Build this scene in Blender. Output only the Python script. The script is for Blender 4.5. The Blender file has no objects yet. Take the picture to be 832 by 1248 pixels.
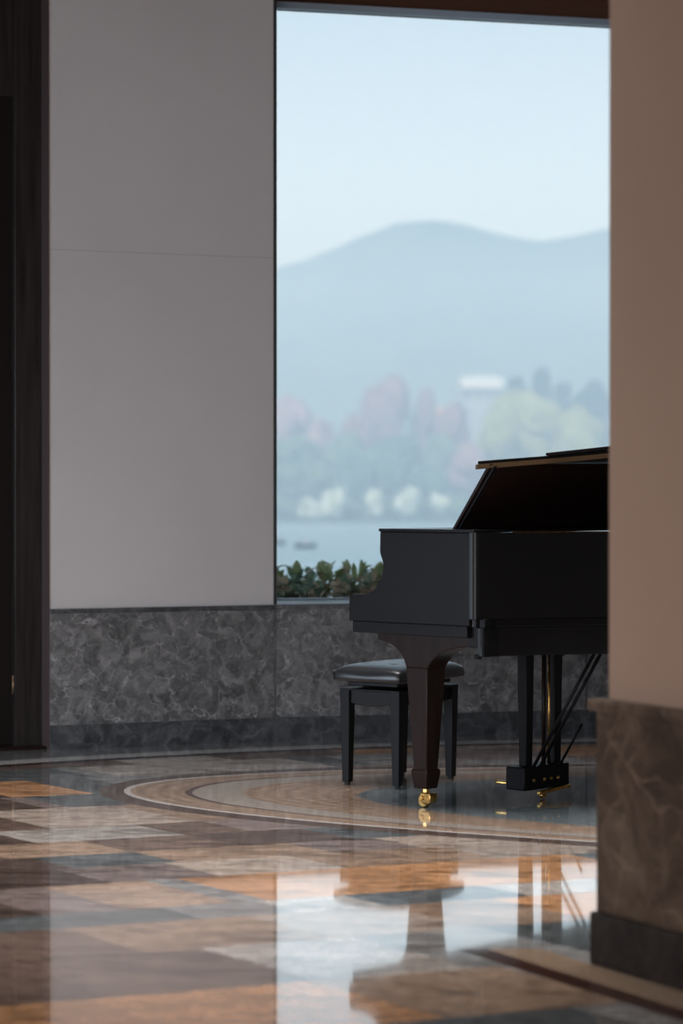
import bpy, bmesh, math, random
from mathutils import Vector, Matrix, noise
random.seed(7)
C = bpy.context.scene
COL = C.collection
F, H, HY = 2947.0, 1.12, 602.0            # focal length in pixels, camera height, horizon row

# ------------------------------------------------------------------ camera
cd = bpy.data.cameras.new('camera'); cam = bpy.data.objects.new('camera', cd); COL.objects.link(cam)
cam.location = (0, 0, H); cam.rotation_euler = (math.radians(90) - math.atan((624 - HY) / F), 0, 0)
cd.sensor_fit = 'VERTICAL'; cd.sensor_height = 36; cd.lens = 36 * F / 1248
cd.clip_end = 5000
cd.dof.use_dof = True; cd.dof.focus_distance = 8.9; cd.dof.aperture_fstop = 2.4; cd.dof.aperture_blades = 0
C.camera = cam
C.view_settings.view_transform = 'Standard'; C.view_settings.look = 'None'
C.view_settings.exposure = 0.0; C.view_settings.gamma = 1.0; C.view_settings.use_curve_mapping = False
C.cycles.use_denoising = True
C.cycles.max_bounces = 8; C.cycles.diffuse_bounces = 4; C.cycles.glossy_bounces = 4; C.cycles.volume_bounces = 2
C.cycles.sample_clamp_indirect = 6; C.cycles.caustics_reflective = False; C.cycles.caustics_refractive = False

# ------------------------------------------------------------------ world (overcast sky)
w = bpy.data.worlds.new('sky'); C.world = w; w.use_nodes = True
nt = w.node_tree; nt.nodes.clear()
tc = nt.nodes.new('ShaderNodeTexCoord'); sp = nt.nodes.new('ShaderNodeSeparateXYZ')
rp = nt.nodes.new('ShaderNodeValToRGB'); bg = nt.nodes.new('ShaderNodeBackground'); wo = nt.nodes.new('ShaderNodeOutputWorld')
nt.links.new(tc.outputs['Generated'], sp.inputs[0]); nt.links.new(sp.outputs['Z'], rp.inputs[0])
e = rp.color_ramp.elements
e[0].position = 0.0; e[0].color = (1.0, 1.08, 1.16, 1)
e[1].position = 0.9; e[1].color = (0.42, 0.55, 0.70, 1)
m = e.new(0.12); m.color = (0.96, 1.06, 1.15, 1)
m = e.new(0.22); m.color = (0.60, 0.75, 0.87, 1)
nt.links.new(rp.outputs[0], bg.inputs[0]); nt.links.new(bg.outputs[0], wo.inputs[0]); bg.inputs[1].default_value = 1.0

def lamp(name, kind, loc, direction, energy, color, size=None, size_y=None, spread=None):
    d = bpy.data.lights.new(name, kind); o = bpy.data.objects.new(name, d); COL.objects.link(o)
    o.location = loc; o.rotation_euler = Vector(direction).to_track_quat('-Z', 'Y').to_euler()
    d.energy = energy; d.color = color
    if kind == 'AREA':
        d.shape = 'RECTANGLE'; d.size = size; d.size_y = size_y
        if spread: d.spread = spread
    return o
s = lamp('sun', 'SUN', (0, -50, 60), (0.35, 1, -0.75), 5.0, (1, 0.98, 0.95)); s.data.angle = 0.3
# daylight from unseen windows left and rear; warm and overhead fill is added
lamp('daylight_left', 'AREA', (-5.3, 6.6, 0.9), (1, 0.85, -0.06), 80, (0.72, 0.84, 1.0), 5.0, 1.8, 1.7)
lamp('daylight_rear', 'AREA', (-0.6, -2.6, 1.0), (-0.02, 1, -0.06), 60, (0.92, 0.95, 1.0), 4.0, 1.6, 1.4)
lamp('warm_low_fill', 'AREA', (-3.2, 3.6, 0.8), (1, 0.25, -0.08), 20, (1.0, 0.62, 0.40), 1.6, 1.0)  # unseen warm lamp, added low to brighten the lower pier
lamp('overhead_fill', 'AREA', (0.3, 7.6, 4.3), (0, -0.02, -1), 155, (1.0, 0.97, 0.95), 6.0, 4.0, 1.0)  # unseen downlight added to brighten the floor
po = lamp('window_portal', 'AREA', (1.0, 11.75, 2.0), (0.26, -0.97, 0), 1, (1, 1, 1), 3.2, 2.9); po.data.cycles.is_portal = True

# ------------------------------------------------------------------ helpers
def px(x, y, D):
    return Vector(((x - 416) * D / F, D, H - (y - HY) * D / F))
def fl(x, y):
    D = F * H / (y - HY); return Vector(((x - 416) * D / F, D))
class MB:
    def __init__(s): s.bm = bmesh.new()
    def poly(s, pts, z0, z1, axes=None):
        """closed prism from a plan outline; axes maps (a,b,h) to 3-D"""
        f = axes or (lambda a, b, h: (a, b, h))
        lo = [s.bm.verts.new(f(a, b, z0)) for a, b in pts]; hi = [s.bm.verts.new(f(a, b, z1)) for a, b in pts]
        n = len(pts)
        s.bm.faces.new(lo[::-1]); s.bm.faces.new(hi)
        for i in range(n): s.bm.faces.new((lo[i], lo[(i + 1) % n], hi[(i + 1) % n], hi[i]))
        return s
    def box(s, x0, x1, y0, y1, z0, z1, f=None):
        return s.poly([(x0, y0), (x1, y0), (x1, y1), (x0, y1)], z0, z1, f)
    def loft(s, rings, cap=True):
        vs = [[s.bm.verts.new(p) for p in r] for r in rings]; n = len(rings[0])
        for a, b in zip(vs, vs[1:]):
            for i in range(n): s.bm.faces.new((a[i], a[(i + 1) % n], b[(i + 1) % n], b[i]))
        if cap: s.bm.faces.new(vs[0][::-1]); s.bm.faces.new(vs[-1])
        return s
    def taper(s, c, h0, h1, z0, z1, off=(0, 0)):
        """square post tapering from half-size h0 at z0 to h1 at z1"""
        r = []
        for h, z, o in ((h0, z0, (0, 0)), (h1, z1, off)):
            r.append([(c[0] + o[0] + a * h, c[1] + o[1] + b * h, z) for a, b in ((-1, -1), (1, -1), (1, 1), (-1, 1))])
        return s.loft(r)
    def tube(s, p0, p1, r, n=12, r1=None):
        p0, p1 = Vector(p0), Vector(p1); d = (p1 - p0).normalized()
        a = d.orthogonal().normalized(); b = d.cross(a); rr = []
        for p, q in ((p0, r), (p1, r if r1 is None else r1)):
            rr.append([p + (a * math.cos(2 * math.pi * i / n) + b * math.sin(2 * math.pi * i / n)) * q for i in range(n)])
        return s.loft(rr)
    def lathe(s, c, prof, n=20):
        """prof: list of (radius, z)"""
        return s.loft([[(c[0] + r * math.cos(2 * math.pi * i / n), c[1] + r * math.sin(2 * math.pi * i / n), c[2] + z) for i in range(n)] for r, z in prof])
    def ball(s, c, r, sc=(1, 1, 1), sub=2):
        m = Matrix.Translation(c) @ Matrix.Diagonal((r * sc[0], r * sc[1], r * sc[2], 1))
        bmesh.ops.create_icosphere(s.bm, subdivisions=sub, radius=1, matrix=m); return s
    def build(s, name, mat, parent=None, bevel=0, smooth=False, seg=2, **props):
        bmesh.ops.recalc_face_normals(s.bm, faces=s.bm.faces)
        me = bpy.data.meshes.new(name); s.bm.to_mesh(me); s.bm.free()
        o = bpy.data.objects.new(name, me); COL.objects.link(o); me.materials.append(mat)
        if parent: o.parent = parent
        if bevel:
            b = o.modifiers.new('bevel', 'BEVEL'); b.width = bevel; b.segments = seg; b.limit_method = 'ANGLE'; b.angle_limit = 0.6
        if smooth or bevel:
            for p in me.polygons: p.use_smooth = True
            if not smooth:
                try: me.set_sharp_from_angle(angle=0.6)
                except Exception: pass
        for k, v in props.items(): o[k] = v
        return o
def thing(name, label, cat, loc, rz=0, group=None):
    o = bpy.data.objects.new(name, None); COL.objects.link(o); o.location = loc; o.rotation_euler = (0, 0, rz)
    o.empty_display_size = 0.1
    o['label'] = label; o['category'] = cat
    if group: o['group'] = group
    return o
def tag(o, label, cat, group=None, kind=None):
    o['label'] = label; o['category'] = cat
    if group: o['group'] = group
    if kind: o['kind'] = kind
    return o

# ------------------------------------------------------------------ materials
def mat(name, col, rough=0.5, metal=0.0, spec=0.5, coat=0.0, ior=1.5, coat_rough=0.03):
    m = bpy.data.materials.new(name); m.use_nodes = True; b = m.node_tree.nodes['Principled BSDF']
    b.inputs['Base Color'].default_value = (*col, 1); b.inputs['Roughness'].default_value = rough
    b.inputs['Metallic'].default_value = metal; b.inputs['Specular IOR Level'].default_value = spec
    b.inputs['Coat Weight'].default_value = coat; b.inputs['IOR'].default_value = ior; b.inputs['Coat Roughness'].default_value = coat_rough
    return m
class N:
    """small node-building helper"""
    def __init__(s, m): s.t = m.node_tree; s.b = s.t.nodes['Principled BSDF']
    def new(s, k, **kw):
        n = s.t.nodes.new(k)
        for a, v in kw.items(): setattr(n, a, v)
        return n
    def ln(s, a, b): s.t.links.new(a, b)
    def math(s, op, a, b=None, clamp=False):
        n = s.new('ShaderNodeMath', operation=op, use_clamp=clamp)
        for i, v in enumerate((a, b)):
            if v is None: continue
            if isinstance(v, (int, float)): n.inputs[i].default_value = v
            else: s.ln(v, n.inputs[i])
        return n.outputs[0]
    def noise(s, scale, detail=4, rough=0.5, vec=None, dist=0.0):
        n = s.new('ShaderNodeTexNoise'); n.inputs['Scale'].default_value = scale; n.inputs['Detail'].default_value = detail
        n.inputs['Roughness'].default_value = rough; n.inputs['Distortion'].default_value = dist
        if vec is not None: s.ln(vec, n.inputs['Vector'])
        return n
    def ramp(s, fac, stops):
        n = s.new('ShaderNodeValToRGB'); e = n.color_ramp.elements
        e[0].position = stops[0][0]; e[0].color = (*stops[0][1], 1); e[1].position = stops[-1][0]; e[1].color = (*stops[-1][1], 1)
        for p, c in stops[1:-1]:
            q = e.new(p); q.color = (*c, 1)
        s.ln(fac, n.inputs[0]); return n.outputs[0]
    def mix(s, fac, a, b, mode='MIX'):
        n = s.new('ShaderNodeMix', data_type='RGBA', blend_type=mode)
        for i, v in ((0, fac), (6, a), (7, b)):
            if isinstance(v, (int, float)): n.inputs[i].default_value = v
            elif isinstance(v, tuple): n.inputs[i].default_value = (*v, 1)
            else: s.ln(v, n.inputs[i])
        return n.outputs[2]
    def bump(s, h, strength, dist=0.01):
        n = s.new('ShaderNodeBump'); n.inputs['Strength'].default_value = strength; n.inputs['Distance'].default_value = dist
        s.ln(h, n.inputs['Height']); s.ln(n.outputs[0], s.b.inputs['Normal'])
    def pos(s): return s.new('ShaderNodeNewGeometry').outputs['Position']
def band(n, v, a, b):
    return n.math('MULTIPLY', n.math('GREATER_THAN', v, a), n.math('LESS_THAN', v, b))

def plaster(name, c, seam=None):
    m = mat(name, c, 0.8, spec=0.2); n = N(m); p = n.pos()
    z = n.noise(1.3, 5, 0.55, p); g = n.noise(60, 3, 0.6, p)
    col = n.mix(n.math('MULTIPLY', n.math('SUBTRACT', z.outputs[0], 0.35), 0.9, True), tuple(x * 0.88 for x in c), tuple(min(1, x * 1.1) for x in c))
    if seam:
        sx = n.new('ShaderNodeSeparateXYZ'); n.ln(p, sx.inputs[0])
        col = n.mix(n.math('MULTIPLY', band(n, sx.outputs[2], seam - 0.0025, seam + 0.0025), 0.35), col, tuple(x * 0.45 for x in c))
    n.ln(col, n.b.inputs['Base Color']); n.bump(g.outputs[0], 0.05, 0.002); return m
M_wall = plaster('limewashed plaster', (0.56, 0.535, 0.525), 2.19)
M_pier = plaster('cream plaster', (0.38, 0.27, 0.21))
M_ceil = plaster('ceiling plaster', (0.30, 0.27, 0.25))

def marble(name, dark, mid, light, scale=1.0, rough=0.25, vein=1.0):
    m = mat(name, mid, rough, spec=0.5); n = N(m); p = n.pos()
    wp = n.noise(2.2 * scale, 4, 0.6, p)
    v = n.new('ShaderNodeVectorMath', operation='MULTIPLY_ADD'); n.ln(wp.outputs['Color'], v.inputs[0]); v.inputs[1].default_value = (0.22, 0.22, 0.22); n.ln(p, v.inputs[2])
    a = n.noise(5.0 * scale, 9, 0.68, v.outputs[0], 0.8)
    c1 = n.ramp(a.outputs[0], [(0.36, dark), (0.5, mid), (0.66, light)])
    vo = n.new('ShaderNodeTexVoronoi', feature='DISTANCE_TO_EDGE'); vo.inputs['Scale'].default_value = 4.2 * scale; n.ln(v.outputs[0], vo.inputs['Vector'])
    vm = n.ramp(vo.outputs['Distance'], [(0.0, (1, 1, 1)), (0.035, (0, 0, 0))])
    k = n.noise(7 * scale, 3, 0.5, p)
    f = n.math('MULTIPLY', n.math('MULTIPLY', vm, n.math('SUBTRACT', k.outputs[0], 0.38), True), 2.2 * vein, True)
    c2 = n.mix(f, c1, tuple(min(1, x * 1.9) for x in light))
    vo2 = n.new('ShaderNodeTexVoronoi'); vo2.inputs['Scale'].default_value = 5.5 * scale; n.ln(v.outputs[0], vo2.inputs['Vector'])
    d = n.math('LESS_THAN', vo2.outputs['Distance'], 0.22)
    c3 = n.mix(n.math('MULTIPLY', d, 0.45), c2, dark)
    n.ln(c3, n.b.inputs['Base Color']); return m
M_marble = marble('grey emperador marble', (0.06, 0.059, 0.060), (0.125, 0.123, 0.124), (0.22, 0.215, 0.212), 2.7, 0.35, 1.3)
M_marble_b = marble('dark marble plinth', (0.028, 0.030, 0.033), (0.055, 0.058, 0.062), (0.11, 0.115, 0.12), 2.2, 0.3, 0.6)
M_marble_p = marble('brown marble', (0.042, 0.027, 0.018), (0.075, 0.052, 0.036), (0.115, 0.085, 0.062), 1.4, 0.65)
M_marble_p.node_tree.nodes['Principled BSDF'].inputs['Specular IOR Level'].default_value = 0.2
M_marble_pb = marble('dark brown marble plinth', (0.010, 0.008, 0.007), (0.017, 0.013, 0.012), (0.03, 0.025, 0.022), 2, 0.55)
M_marble_pb.node_tree.nodes['Principled BSDF'].inputs['Specular IOR Level'].default_value = 0.2
M_darkwood = mat('dark stained wood', (0.018, 0.014, 0.012), 0.4, spec=0.2)
n = N(M_darkwood); q = n.new('ShaderNodeMapping'); n.ln(n.pos(), q.inputs[0]); q.inputs['Scale'].default_value = (30, 30, 1.5)
n.ln(n.ramp(n.noise(1.5, 5, 0.6, q.outputs[0]).outputs[0], [(0.3, (0.010, 0.008, 0.007)), (0.7, (0.030, 0.024, 0.021))]), n.b.inputs['Base Color'])
M_door = mat('near black door', (0.010, 0.007, 0.006), 0.6, spec=0.1)
M_dimreturn = mat('dim brown wall return', (0.075, 0.052, 0.05), 0.6, spec=0.2)
M_soffit = mat('bronze soffit', (0.10, 0.045, 0.03), 0.9, spec=0.0)
M_frame = mat('grey window frame', (0.34, 0.42, 0.50), 0.5)
M_framed = mat('dark window frame', (0.012, 0.012, 0.013), 0.5)
M_sill = mat('grey metal sill', (0.09, 0.095, 0.105), 0.4)
M_ebony = mat('polished ebony lacquer', (0.007, 0.007, 0.008), 0.28, spec=0.15, coat=0.0, coat_rough=0.12)
n = N(M_ebony); n.bump(n.noise(14, 3, 0.5, n.pos()).outputs[0], 0.03, 0.004)
M_satin = mat('satin black lacquer', (0.006, 0.006, 0.007), 0.45, spec=0.15)
n = N(M_satin); n.ln(n.ramp(n.noise(9, 4, 0.6, n.pos()).outputs[0], [(0.3, (0.35,) * 3), (0.7, (0.5,) * 3)]), n.b.inputs['Roughness'])
M_mahog = mat('red brown lacquer', (0.015, 0.008, 0.007), 0.38, spec=0.15)
n = N(M_mahog); q = n.new('ShaderNodeMapping'); n.ln(n.pos(), q.inputs[0]); q.inputs['Scale'].default_value = (25, 25, 2)
n.ln(n.ramp(n.noise(1.5, 4, 0.6, q.outputs[0]).outputs[0], [(0.3, (0.009, 0.005, 0.0045)), (0.7, (0.018, 0.010, 0.008))]), n.b.inputs['Base Color'])
M_brass = mat('aged brass', (0.62, 0.38, 0.12), 0.28, 1.0)
n = N(M_brass); n.ln(n.ramp(n.noise(40, 4, 0.6, n.pos()).outputs[0], [(0.35, (0.42, 0.25, 0.07)), (0.65, (0.78, 0.50, 0.18))]), n.b.inputs['Base Color'])
M_trimgold = mat('gilded lid edge', (0.20, 0.13, 0.07), 0.45, 0.6)
M_gold = mat('gold painted iron', (0.55, 0.34, 0.10), 0.35, 0.7)
M_spruce = mat('spruce soundboard', (0.45, 0.25, 0.10), 0.4)
M_ivory = mat('ivory keys', (0.75, 0.72, 0.65), 0.3)
M_leather = mat('black leather', (0.012, 0.013, 0.015), 0.33)
n = N(M_leather); n.bump(n.noise(180, 3, 0.6, n.pos()).outputs[0], 0.15, 0.002)
M_black = mat('matt black lacquer', (0.006, 0.006, 0.007), 0.45, spec=0.12)
M_rubber = mat('black rubber', (0.01, 0.01, 0.01), 0.7)
M_steel = mat('dark steel', (0.05, 0.05, 0.05), 0.4, 0.8)
M_water = mat('lake water', (0.20, 0.29, 0.33), 0.3, ior=1.33)
n = N(M_water); q = n.new('ShaderNodeMapping'); n.ln(n.pos(), q.inputs[0]); q.inputs['Scale'].default_value = (0.25, 0.8, 1)
n.bump(n.noise(1.0, 4, 0.6, q.outputs[0]).outputs[0], 0.35, 0.3)
def foliage(name, a, b, sc=1.0, rough=0.8):
    m = mat(name, a, rough, spec=0.15); n = N(m)
    n.ln(n.ramp(n.noise(sc, 5, 0.65, n.pos()).outputs[0], [(0.32, a), (0.68, b)]), n.b.inputs['Base Color']); return m
M_green = foliage('green foliage', (0.04, 0.08, 0.035), (0.13, 0.18, 0.09), 0.3)
M_bluegreen = foliage('deep green foliage', (0.03, 0.07, 0.045), (0.08, 0.14, 0.08), 0.3)
M_red = foliage('russet foliage', (0.13, 0.06, 0.06), (0.26, 0.13, 0.13), 0.3)
M_pink = foliage('pinkish foliage', (0.20, 0.11, 0.12), (0.33, 0.20, 0.21), 0.3)
M_willow = foliage('yellow green foliage', (0.15, 0.17, 0.05), (0.30, 0.30, 0.12), 0.3)
M_conifer = foliage('conifer foliage', (0.004, 0.015, 0.014), (0.012, 0.03, 0.026), 0.4)
M_white = foliage('white blossom', (0.15, 0.22, 0.14), (0.62, 0.64, 0.58), 0.5)
M_hill = foliage('wooded hillside', (0.035, 0.07, 0.05), (0.08, 0.13, 0.08), 0.03)
M_bank = foliage('grassy bank', (0.04, 0.08, 0.05), (0.09, 0.13, 0.08), 0.1)
M_bark = foliage('bark', (0.05, 0.035, 0.025), (0.12, 0.09, 0.07), 1.0)
M_soil = foliage('soil', (0.03, 0.022, 0.016), (0.07, 0.05, 0.04), 6)
M_leaf = foliage('leaf green', (0.26, 0.38, 0.18), (0.62, 0.70, 0.42), 9, 0.45)
M_leaf2 = foliage('leaf variegated', (0.55, 0.36, 0.26), (0.88, 0.82, 0.66), 9, 0.5)
M_leaf3 = foliage('leaf dark', (0.18, 0.30, 0.22), (0.42, 0.55, 0.45), 9, 0.35)

# ------------------------------------------------------------------ floor: cut stone tiles (mesh) with inlaid rings (material)
STONE = {'orange': (0.38, 0.195, 0.095), 'tan': (0.27, 0.18, 0.125), 'beige': (0.30, 0.235, 0.19), 'pale': (0.34, 0.295, 0.26),
         'grey': (0.20, 0.19, 0.18), 'slate': (0.085, 0.09, 0.09), 'brown': (0.135, 0.09, 0.07), 'umber': (0.08, 0.055, 0.045), 'mauve': (0.18, 0.135, 0.12)}
th = math.radians(22); e1 = Vector((math.cos(th), math.sin(th))); e2 = Vector((-0.6, 0.8))
kk = e2.x * -math.sin(th) + e2.y * math.cos(th); e2 = e2 / kk           # unit step in t
def st(p):
    t = -p.x * math.sin(th) + p.y * math.cos(th); r = p - e2 * t
    return r.x / e1.x, t
rows = [-4, -3.4, -2.8, -2.2, -1.6, -1, -0.4, 0.2, 0.8, 1.4, 2.0, 2.6, 3.2, 3.7, 4.2, 4.7, 5.17, 5.65, 6.04, 6.25, 6.70, 7.0, 7.25, 7.55, 7.85, 8.37, 8.72, 9.21, 9.6, 10.1, 10.6, 11.2, 12.0]
# (x1, x2, y, stone): a tile between two columns of the photograph on the row at y
picks = [(-200, 60, 1190, 'brown'), (60, 330, 1180, 'brown'), (-100, 150, 1234, 'orange'), (150, 470, 1222, 'orange'), (470, 800, 1225, 'tan'),
         (330, 560, 1175, 'pale'), (560, 760, 1170, 'grey'), (-150, 130, 1148, 'brown'), (130, 400, 1142, 'tan'), (400, 600, 1135, 'beige'), (600, 760, 1125, 'slate'),
         (-100, 60, 1118, 'umber'), (60, 215, 1112, 'slate'), (215, 340, 1106, 'grey'), (340, 470, 1104, 'pale'), (470, 620, 1100, 'tan'), (620, 800, 1095, 'orange'),
         (-100, 110, 1097, 'mauve'), (110, 250, 1092, 'tan'), (260, 400, 1082, 'orange'), (400, 560, 1080, 'orange'), (560, 720, 1075, 'tan'),
         (-60, 120, 1073, 'umber'), (120, 260, 1066, 'mauve'), (260, 420, 1058, 'beige'), (420, 560, 1055, 'orange'), (560, 740, 1050, 'orange'),
         (-60, 70, 1054, 'umber'), (70, 190, 1045, 'slate'), (190, 400, 1038, 'tan'), (400, 520, 1034, 'mauve'), (520, 730, 1030, 'beige'),
         (-60, 120, 1030, 'tan'), (120, 260, 1024, 'brown'), (260, 400, 1017, 'umber'), (400, 640, 1016, 'slate'),
         (-60, 70, 1012, 'brown'), (70, 280, 1004, 'tan'), (280, 420, 1008, 'mauve'),
         (-60, 200, 994, 'beige'), (200, 330, 996, 'tan'), (-60, 40, 982, 'umber'), (40, 140, 975, 'slate'), (140, 260, 974, 'slate'),
         (-40, 80, 961, 'orange'), (80, 200, 966, 'slate'), (-40, 130, 949, 'slate'), (130, 240, 950, 'grey'), (100, 240, 938, 'pale'), (240, 340, 940, 'pale'),
         (150, 300, 929, 'pale'), (300, 420, 926, 'slate'), (420, 560, 930, 'grey'), (280, 420, 936, 'pale'), (560, 720, 928, 'grey')]
bm = bmesh.new(); lay = bm.loops.layers.float_color.new('stone')
rng = random.Random(3); names = list(STONE)
for i in range(len(rows) - 1):
    t0, t1 = rows[i], rows[i + 1]; tm = (t0 + t1) / 2
    fixed = []
    for x1, x2, y, stn in picks:
        a, b = fl(x1, y), fl(x2, y)
        mid = fl((x1 + x2) / 2, y)
        if t0 <= st(mid)[1] < t1:
            s0, s1 = st(a)[0], st(b)[0]
            fixed.append([s0, s1, stn])
    fixed.sort(); segs = []; cur = -9.0
    for k, (s0, s1, stn) in enumerate(fixed):
        s0 = max(s0, cur)
        if s1 - s0 < 0.12: continue
        if s0 - cur > 0.08 and cur > -9: segs.append((cur, s0, rng.choice(names)))
        elif cur == -9.0:
            while s0 - cur > 0.6: segs.append((cur, cur + 0.5, rng.choice(names))); cur += 0.5
            segs.append((cur, s0, rng.choice(names)))
        else: s0 = cur
        segs.append((s0, s1, stn)); cur = s1
    if cur < -8.9: cur = -9.0 + rng.random() * 0.4
    while cur < 10:
        wdt = rng.uniform(0.4, 0.75); segs.append((cur, cur + wdt, rng.choice(['grey', 'beige', 'tan', 'pale', 'brown', 'slate', 'mauve', 'orange']))); cur += wdt
    for s0, s1, stn in segs:
        q = [e1 * s0 + e2 * t0, e1 * s1 + e2 * t0, e1 * s1 + e2 * t1, e1 * s0 + e2 * t1]
        f = bm.faces.new([bm.verts.new((v.x, v.y, 0)) for v in q]); c = STONE[stn]; j = rng.uniform(0.88, 1.12)
        for l in f.loops: l[lay] = (c[0] * j, c[1] * j, c[2] * j, 1)
# clip the tiled sheet to the room
for co, no in (((-6, 0, 0), (-1, 0, 0)), ((6, 0, 0), (1, 0, 0)), ((0, -3.5, 0), (0, -1, 0)), ((0, 11.9, 0), (0, 1, 0))):
    bmesh.ops.bisect_plane(bm, geom=bm.verts[:] + bm.edges[:] + bm.faces[:], plane_co=co, plane_no=no, clear_outer=True)
bmesh.ops.recalc_face_normals(bm, faces=bm.faces)
me = bpy.data.meshes.new('floor'); bm.to_mesh(me); bm.free()
for p in me.polygons:
    if p.normal.z < 0: p.flip()
floor = bpy.data.objects.new('floor', me); COL.objects.link(floor); floor['kind'] = 'structure'
M_floor = mat('polished stone floor', (0.3, 0.25, 0.2), 0.08, ior=1.85, coat=0.8, coat_rough=0.04); me.materials.append(M_floor)
n = N(M_floor); p = n.pos(); n.b.inputs['Coat IOR'].default_value = 1.6
at = n.new('ShaderNodeAttribute', attribute_name='stone')
sx = n.new('ShaderNodeSeparateXYZ'); n.ln(p, sx.inputs[0]); X, Y = sx.outputs[0], sx.outputs[1]
mp = n.new('ShaderNodeMapping'); n.ln(p, mp.inputs[0]); mp.inputs['Rotation'].default_value = (0, 0, -0.9); mp.inputs['Scale'].default_value = (1.0, 3.2, 1)
g1 = n.noise(3.2, 9, 0.65, mp.outputs[0], 1.4); g2 = n.noise(26, 6, 0.7, p)
vein = n.ramp(g1.outputs[0], [(0.34, (0.45, 0.42, 0.40)), (0.5, (1, 1, 1)), (0.68, (1.3, 1.28, 1.25))])
gr = n.ramp(g2.outputs[0], [(0.35, (0.66, 0.66, 0.66)), (0.65, (1.25, 1.25, 1.25))])
base = n.mix(1.0, n.mix(1.0, at.outputs['Color'], vein, 'MULTIPLY'), gr, 'MULTIPLY')
base = n.mix(1.0, base, (1.5, 1.55, 1.6), 'MULTIPLY')
# big curved border running along the walls
dx = n.math('SUBTRACT', X, 2.049); dy = n.math('SUBTRACT', Y, 4.577)
R = n.math('SQRT', n.math('ADD', n.math('MULTIPLY', dx, dx), n.math('MULTIPLY', dy, dy)))
base = n.mix(band(n, R, 6.56, 9), base, n.mix(1.0, (0.21, 0.215, 0.22), gr, 'MULTIPLY'))
base = n.mix(band(n, R, 6.42, 6.56), base, (0.62, 0.61, 0.60))
base = n.mix(band(n, R, 6.34, 6.42), base, (0.06, 0.035, 0.03))
# oval medallion
ex = n.math('SUBTRACT', X, 4.0414); ey = n.math('SUBTRACT', Y, 8.238)
qq = n.math('ADD', n.math('ADD', n.math('MULTIPLY', n.math('MULTIPLY', ex, ex), 0.059378), n.math('MULTIPLY', n.math('MULTIPLY', ex, ey), 0.182625)), n.math('MULTIPLY', n.math('MULTIPLY', ey, ey), 0.487277))
wob = n.noise(1.1, 2, 0.5, p)
r = n.math('SQRT', qq)
gx = n.math('ADD', n.math('MULTIPLY', ex, 0.059378), n.math('MULTIPLY', ey, 0.091312)); gy = n.math('ADD', n.math('MULTIPLY', ex, 0.091312), n.math('MULTIPLY', ey, 0.487277))
dist = n.math('DIVIDE', n.math('MULTIPLY', n.math('SUBTRACT', r, 1.0), r), n.math('SQRT', n.math('ADD', n.math('MULTIPLY', gx, gx), n.math('MULTIPLY', gy, gy))))
r2 = n.math('ADD', r, n.math('MULTIPLY', n.math('SUBTRACT', wob.outputs[0], 0.5), 0.02))
base = n.mix(band(n, dist, -0.05, 0.09), base, n.mix(1.0, (0.13, 0.09, 0.075), gr, 'MULTIPLY'))
st_ = n.new('ShaderNodeTexWave', wave_type='BANDS'); st_.inputs['Scale'].default_value = 1.0
cm = n.new('ShaderNodeCombineXYZ'); n.ln(n.math('MULTIPLY', r2, 22), cm.inputs[0]); n.ln(cm.outputs[0], st_.inputs['Vector'])
st_.inputs['Distortion'].default_value = 2.5; st_.inputs['Detail'].default_value = 4
rings = n.ramp(st_.outputs['Fac'], [(0.1, (0.84, 0.82, 0.82)), (0.5, (1, 1, 1)), (0.9, (1.09, 1.09, 1.09))])
med = n.mix(1.0, n.mix(1.0, (0.43, 0.30, 0.215), rings, 'MULTIPLY'), gr, 'MULTIPLY')
med = n.mix(band(n, r2, 0.905, 0.945), med, (0.42, 0.36, 0.31))
med = n.mix(band(n, r2, 0.945, 0.951), med, (0.14, 0.09, 0.08))
med = n.mix(band(n, r2, 0.0, 0.818), med, n.mix(1.0, n.mix(1.0, (0.20, 0.24, 0.255), rings, 'MULTIPLY'), gr, 'MULTIPLY'))
base = n.mix(band(n, r, 0.0, 1.0), base, med)
base = n.mix(band(n, dist, -0.026, 0.0), base, (0.62, 0.57, 0.54))
# border strips along the foot of the pier
pd = n.math('ADD', n.math('MULTIPLY', n.math('SUBTRACT', X, 0.590), -0.877), n.math('MULTIPLY', n.math('SUBTRACT', Y, 5.76), -0.48))
nearp = n.math('LESS_THAN', Y, 5.95)
base = n.mix(n.math('MULTIPLY', band(n, pd, 0.0, 0.115), nearp), base, (0.36, 0.25, 0.17))
base = n.mix(n.math('MULTIPLY', band(n, pd, 0.115, 0.185), nearp), base, (0.06, 0.025, 0.018))
n.ln(base, n.b.inputs['Base Color'])
n.ln(n.ramp(g2.outputs[0], [(0.3, (0.05,) * 3), (0.7, (0.11,) * 3)]), n.b.inputs['Roughness'])
n.bump(n.noise(2.2, 3, 0.5, p).outputs[0], 0.06, 0.004)

# ------------------------------------------------------------------ walls
def seg(name, p0, p1, z0, z1, d0, d1, m, bevel=0, parent=None, **kw):
    """slab along p0-p1; d0..d1 = distance behind (+) or in front (-) of the wall line"""
    p0, p1 = Vector(p0), Vector(p1); a = (p1 - p0).normalized(); b = Vector((-a.y, a.x)); L = (p1 - p0).length
    f = lambda u, v, h: (p0.x + a.x * u + b.x * v, p0.y + a.y * u + b.y * v, h)
    return MB().box(0, L, d0, d1, z0, z1, f).build(name, m, parent, bevel, **(kw if parent else dict(kind='structure', **kw)))
A0 = Vector((-1.278, 10.58)); A1 = Vector((-0.309, 10.98)); B1 = Vector((2.75, 11.805))
dA = (A1 - A0).normalized(); dB = (B1 - A1).normalized(); CH = 4.4; WT = 0.617
seg('wall_back', A0, A1, 0, CH, 0, 0.45, M_wall)
seg('trim_1', A0, A1, 0.107, WT - 0.022, -0.012, 0.0, M_marble)
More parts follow.
